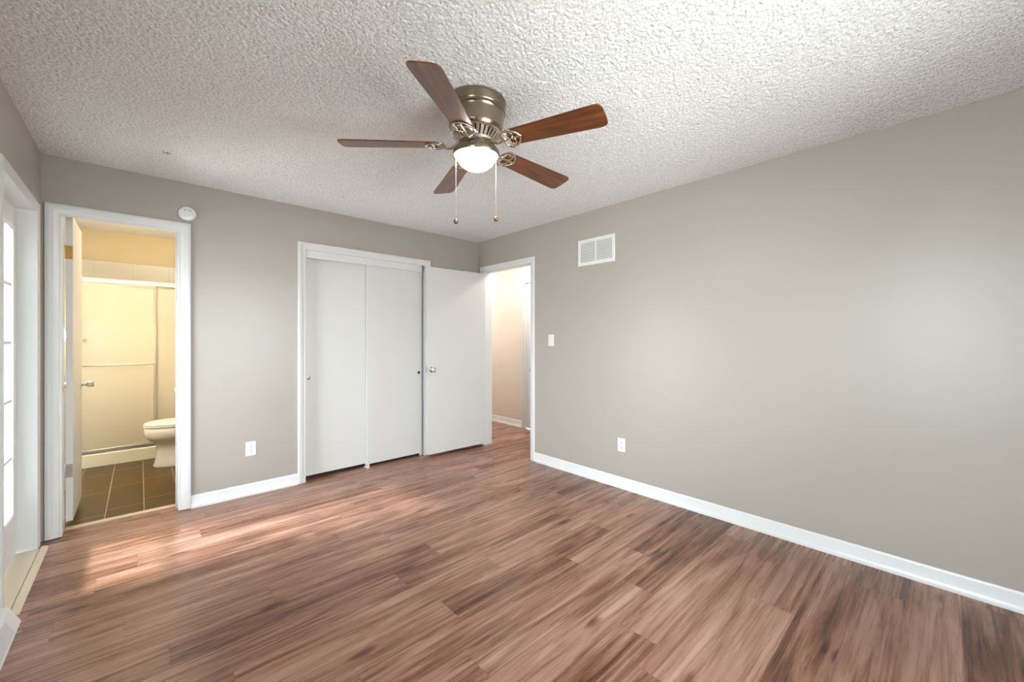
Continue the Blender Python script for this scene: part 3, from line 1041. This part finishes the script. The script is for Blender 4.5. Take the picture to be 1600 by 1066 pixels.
# baseboard register by the outside door
rg = empty('floor_register', (XL, 2.62, 0))
tag(rg, 'white sloped metal baseboard register at the lower left edge', 'register')
y0, y1 = -0.20, 0.215
prof = [(0.0, 0.0), (0.062, 0.0), (0.064, 0.004), (0.062, 0.010), (0.030, 0.078), (0.022, 0.086), (0.0, 0.090)]
obj('register_shell', loft([[(t, y, z) for t, z in prof] for y in (y0, y1)]), 'plastic', rg, bevel=0.001)
lv = bmesh.new()
for k in range(17):
    # louvres across the sloped face, running along the wall
    s = 0.12 + 0.76 * k / 16
    x, z = 0.062 + (0.030 - 0.062) * s, 0.010 + (0.078 - 0.010) * s
    n = Vector((0.068, 0.032)).normalized()
    q = [(x, z), (x + n.x * 0.004, z + n.y * 0.004), (x + n.x * 0.004 - 0.0010, z + n.y * 0.004 + 0.0016), (x - 0.0008, z + 0.0016)]
    vs = [lv.verts.new((a, y, b)) for y in (y0 + 0.02, y1 - 0.115) for a, b in q]
    for f in ((0, 1, 2, 3), (4, 7, 6, 5), (0, 4, 5, 1), (1, 5, 6, 2), (2, 6, 7, 3), (3, 7, 4, 0)):
        lv.faces.new([vs[i] for i in f])
obj('louvres', lv, 'plastic', rg)
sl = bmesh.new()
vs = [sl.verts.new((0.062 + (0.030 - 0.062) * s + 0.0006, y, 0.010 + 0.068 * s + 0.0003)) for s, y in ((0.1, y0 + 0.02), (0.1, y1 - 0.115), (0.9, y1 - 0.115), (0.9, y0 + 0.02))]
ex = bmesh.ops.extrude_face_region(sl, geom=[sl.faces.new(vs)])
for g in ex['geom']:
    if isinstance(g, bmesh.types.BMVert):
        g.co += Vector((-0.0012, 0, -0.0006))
obj('louvre_opening', sl, 'grey', rg)  # plain grey mesh sheet under the louvres

# small dark scuff on the ceiling, shaped as bent wire
hk = bmesh.new()
tube(hk, [(-0.017, -0.003, 0.002), (-0.014, -0.002, -0.006), (-0.006, -0.001, -0.008), (0.003, 0.0, -0.007), (0.006, 0.0, 0.002)], 0.0020, 8)
tube(hk, [(0.008, 0.003, 0.002), (0.010, 0.003, -0.006), (0.017, 0.005, -0.006), (0.019, 0.006, 0.002)], 0.0016, 8)
tag_o = obj('ceiling_scuff', hk, 'slot', smooth=True)
tag_o.location = (0.124, 3.305, H - 0.002)
tag(tag_o, 'tiny dark scuff on the popcorn ceiling, shaped as bent wire', 'scuff mark')

# ------------------------------------------------------------------ hall and bathroom lamps
def dome_lamp(name, loc, r, depth, mat, label):
    e = empty(name, loc)
    tag(e, label, 'lamp')
    bm = bmesh.new()
    lathe(bm, [(0, 0), (r * 1.06, 0), (r * 1.06, -0.02), (r, -0.022), (0, -0.022)], 40)
    obj('lamp_base', bm, 'nickel_light', e, smooth=True)
    bm = bmesh.new()
    lathe(bm, [(0, -0.0225), (r, -0.0225)] + [(r * math.cos(k / 8 * PI / 2) if k < 8 else 0, -0.0225 - depth * math.sin(k / 8 * PI / 2)) for k in range(1, 9)], 40)
    obj('lamp_shade', bm, mat, e, smooth=True)


dome_lamp('hall_light', (3.72, 3.55, H), 0.09, 0.05, 'hall_lamp', 'round lit ceiling lamp in the hall, out of view')
dome_lamp('hall_light', (3.36, 5.75, H), 0.09, 0.05, 'hall_fill', 'added round fill lamp farther down the hall, out of view')  # unseen lamp added to even out the light on the hall wall
dome_lamp('bathroom_ceiling_light', (0.22, 4.85, H), 0.11, 0.05, 'bath_lamp', 'round lit ceiling lamp in the bathroom, out of view')
vl = empty('bath_fill_light', (BATH_L, 4.68, 1.30))  # unseen lamp added to brighten the shower doors and toilet front
tag(vl, 'added three bulb fill lamp on the bathroom wall, out of view', 'lamp')
obj('back_plate', boxes((0.0, 0.022, -0.24, 0.24, -0.05, 0.05)), 'nickel_light', vl, bevel=0.004)
for y in (-0.16, 0.0, 0.16):
    bm = bmesh.new()
    bmesh.ops.create_uvsphere(bm, u_segments=20, v_segments=12, radius=0.036, matrix=Matrix.Translation((0.066, y, 0)))
    obj('bulb', bm, 'bath_fill', vl, smooth=True)
    obj('bulb_socket', lathe_axis([(0, 0), (0.02, 0), (0.02, 0.012), (0, 0.012)], (0.022, y, 0), (1, 0, 0), 16), 'nickel_light', vl, smooth=True)

# ------------------------------------------------------------------ bathroom
YS = 5.74                                  # front of the shower kerb
SX0, SX1 = BATH_L, BATH_R
sb = empty('shower_tray', (0.17, YS, 0.002))
tag(sb, 'cream shower tray with a raised kerb behind the toilet', 'shower tray')
obj('kerb', loft([[(x, y, z) for y, z in ((0.0, 0.0), (0.0, 0.118), (0.008, 0.128), (0.085, 0.132), (0.095, 0.122), (0.100, 0.03), (0.100, 0.0))] for x in (SX0 - 0.17, SX1 - 0.17)]), 'acrylic', sb, smooth=True)
obj('shower_floor', boxes((SX0 - 0.17, SX1 - 0.17, 0.1, BATH_FAR - YS - 0.055, 0.0, 0.03)), 'acrylic', sb)
# surround: panel with a moulded ledge, tiles above
su = empty('wall_shower', (0.17, BATH_FAR, 0))
tag(su, 'cream shower wall panel with a ledge and white tiles above', 'shower wall', kind='structure')
obj('back_panel', loft([[(x, -t, z) for t, z in ((0, 0.03), (0.030, 0.03), (0.030, 1.46), (0.045, 1.475), (0.05, 1.50), (0.045, 1.52), (0.016, 1.535), (0.014, 1.90), (0, 1.90))] for x in (SX0 - 0.17, SX1 - 0.17)]), 'acrylic', su, smooth=True)
tb = bmesh.new()
x = SX0 - 0.17 - 0.12
edges = [SX0 - 0.17, -0.075 - 0.17, -0.075 - 0.17 + 0.305, SX1 - 0.17]
# vertical grout falls where the photo shows it
gxs = [SX0, -0.355, -0.05, 0.255, 0.56, SX1]
for a, b in zip(gxs, gxs[1:]):
    box(tb, a - 0.17 + 0.0012, b - 0.17 - 0.0012, -0.012, 0, 1.905, 2.105)
obj('wall_tiles', tb, 'walltile', su, bevel=0.0015)
obj('tile_grout', boxes((SX0 - 0.17, SX1 - 0.17, -0.009, 0, 1.90, 2.107)), 'grout', su)
# door frame with header rail
sf = empty('shower_door_frame', (0.17, YS + 0.008, 0.134))
tag(sf, 'pale metal header rail and side posts of the shower', 'shower frame')
obj('header_rail', boxes((SX0 - 0.17, SX1 - 0.17, 0.0, 0.05, 1.698, 1.745)), 'trim', sf, bevel=0.004)
obj('bottom_track', boxes((SX0 - 0.17, SX1 - 0.17, 0.0, 0.05, 0.0, 0.006), (SX0 - 0.17, SX1 - 0.17, 0.021, 0.026, 0.006, 0.014)), 'steel', sf, bevel=0.001)
for x in (SX0 - 0.17, SX1 - 0.17 - 0.022):
    obj('side_post', boxes((x, x + 0.022, 0.0, 0.05, 0.031, 1.697)), 'alu', sf, bevel=0.002)


def shower_panel(x0, x1, y, label, bar_z, knob=None, sd=-1):
    w = (x1 - x0) / 2
    r = empty('shower_door', ((x0 + x1) / 2, y, 0.0))
    tag(r, label, 'shower door')
    z0, z1 = 0.150, 1.83
    obj('glass_pane', boxes((-w + 0.012, w - 0.012, 0.007, 0.012, z0 + 0.012, z1 - 0.012)), 'frosted', r)
    obj('panel_frame', boxes((-w, -w + 0.022, 0, 0.018, z0, z1), (w - 0.022, w, 0, 0.018, z0, z1), (-w + 0.022, w - 0.022, 0, 0.018, z0, z0 + 0.02), (-w + 0.022, w - 0.022, 0, 0.018, z1 - 0.02, z1)), 'alu', r, bevel=0.002)
    bm = bmesh.new()
    tube(bm, [(q * (w - e), 0.009 + sd * d, bar_z) for q, e, d in ((-1, 0.012, 0.006), (-1, 0.014, 0.020), (-1, 0.024, 0.024), (1, 0.024, 0.024), (1, 0.014, 0.020), (1, 0.012, 0.006))], 0.0055, 12)
    obj('towel_bar', bm, 'alu', r, smooth=True)
    if knob:
        obj('knob', lathe_axis([(0, 0), (0.012, 0), (0.009, 0.006), (0.009, 0.012), (0.015, 0.018), (0.0135, 0.026), (0, 0.028)], (knob[0] - (x0 + x1) / 2, 0.007, knob[1]), (0, -1, 0), 20), 'bronze', r, smooth=True)


shower_panel(SX0 + 0.024, 0.132, YS + 0.010, 'left frosted shower door, the nearer sliding panel', 1.008, knob=(-0.392, 1.258))
shower_panel(0.118, SX1 - 0.024, YS + 0.036, 'right frosted shower door behind the toilet', 1.000, sd=1)


# toilet facing left, tank on the right wall
def ring(cx, cy, a, b, z, n=40, pw=2.3):
    out = []
    for k in range(n):
        t = 2 * PI * k / n
        c, s = math.cos(t), math.sin(t)
        out.append((cx + a * math.copysign(abs(c) ** (2 / pw), c), cy + b * math.copysign(abs(s) ** (2 / pw), s), z))
    return out


to = empty('toilet', (0.40, 5.36, 0.002))
tag(to, 'white toilet with closed lid, half hidden by the door casing', 'toilet')
OX = -0.40


def tr_(x):
    return x + OX


secs = [(0.000, 0.100, 0.62, 0.118), (0.012, 0.096, 0.62, 0.120), (0.035, 0.106, 0.62, 0.113), (0.090, 0.118, 0.60, 0.103), (0.170, 0.124, 0.58, 0.100), (0.212, 0.120, 0.58, 0.102),
        (0.232, 0.108, 0.57, 0.112), (0.258, 0.078, 0.57, 0.138), (0.288, 0.048, 0.57, 0.164), (0.312, 0.034, 0.57, 0.177), (0.350, 0.029, 0.57, 0.181), (0.390, 0.030, 0.57, 0.181), (0.398, 0.036, 0.57, 0.176)]
obj('bowl', loft([ring(tr_((f + b) / 2), 0, (b - f) / 2, hw, z) for z, f, b, hw in secs]), 'ceramic', to, smooth=True)
obj('seat', loft([ring(tr_((f + 0.55) / 2), 0, (0.55 - f) / 2, hw, z) for z, f, hw in ((0.400, 0.030, 0.182), (0.403, 0.026, 0.186), (0.414, 0.026, 0.186), (0.418, 0.031, 0.182))]), 'plastic', to, smooth=True)
obj('lid', loft([ring(tr_((f + 0.55) / 2), 0, (0.55 - f) / 2, hw, z) for z, f, hw in ((0.4195, 0.032, 0.182), (0.423, 0.027, 0.186), (0.432, 0.030, 0.184), (0.441, 0.055, 0.168), (0.446, 0.12, 0.13))]), 'plastic', to, smooth=True)
for y in (-0.075, 0.075):
    obj('seat_hinge', boxes((tr_(0.535), tr_(0.565), y - 0.018, y + 0.018, 0.399, 0.436)), 'plastic', to, bevel=0.004)
obj('tank', loft([ring(tr_(0.68), 0, 0.095, 0.20, 0.385, pw=6), ring(tr_(0.68), 0, 0.105, 0.22, 0.72, pw=6)]), 'ceramic', to, smooth=True)
obj('tank_lid', loft([ring(tr_(0.68), 0, 0.112, 0.230, 0.7205, pw=6), ring(tr_(0.68), 0, 0.114, 0.232, 0.745, pw=6), ring(tr_(0.68), 0, 0.105, 0.222, 0.754, pw=6)]), 'ceramic', to, smooth=True)
bm = bmesh.new()
tube(bm, [(tr_(0.578), -0.15, 0.655), (tr_(0.566), -0.15, 0.655), (tr_(0.560), -0.13, 0.653), (tr_(0.560), -0.085, 0.648)], [0.010, 0.009, 0.006, 0.007], 10)
obj('flush_lever', bm, 'chrome', to, smooth=True)

# wall basin between the door and the toilet: only its rim shows past the casing
wb = empty('wash_basin', (BATH_R, 4.66, 0.002))
tag(wb, 'white pedestal wash basin, only its rim tip showing past the casing', 'wash basin')


def half(rx, ry, z, n=24, k=2.4):
    pts = [(0.0, -ry, z)]
    for i in range(n + 1):
        t = -PI / 2 + PI * i / n
        c, s = math.cos(t), math.sin(t)
        pts.append((-rx * abs(c) ** (2 / k) - 0.001, ry * math.copysign(abs(s) ** (2 / k), s), z))
    pts.append((0.0, ry, z))
    return pts


obj('basin', loft([half(0.20, 0.13, 0.66), half(0.38, 0.20, 0.72), half(0.53, 0.245, 0.785), half(0.573, 0.262, 0.805), half(0.575, 0.264, 0.825), half(0.565, 0.258, 0.832)]), 'ceramic', wb, smooth=True)
bm = bmesh.new()
lathe(bm, [(0, 0), (0.115, 0), (0.11, 0.02), (0.075, 0.12), (0.07, 0.5), (0.09, 0.662), (0, 0.662)], 32, (-0.22, 0))
obj('pedestal', bm, 'ceramic', wb, smooth=True)
bm = bmesh.new()
tube(bm, [(-0.07, 0, 0.83), (-0.07, 0, 0.90), (-0.09, 0, 0.93), (-0.15, 0, 0.93), (-0.17, 0, 0.905)], 0.011, 12)
obj('faucet', bm, 'chrome', wb, smooth=True)
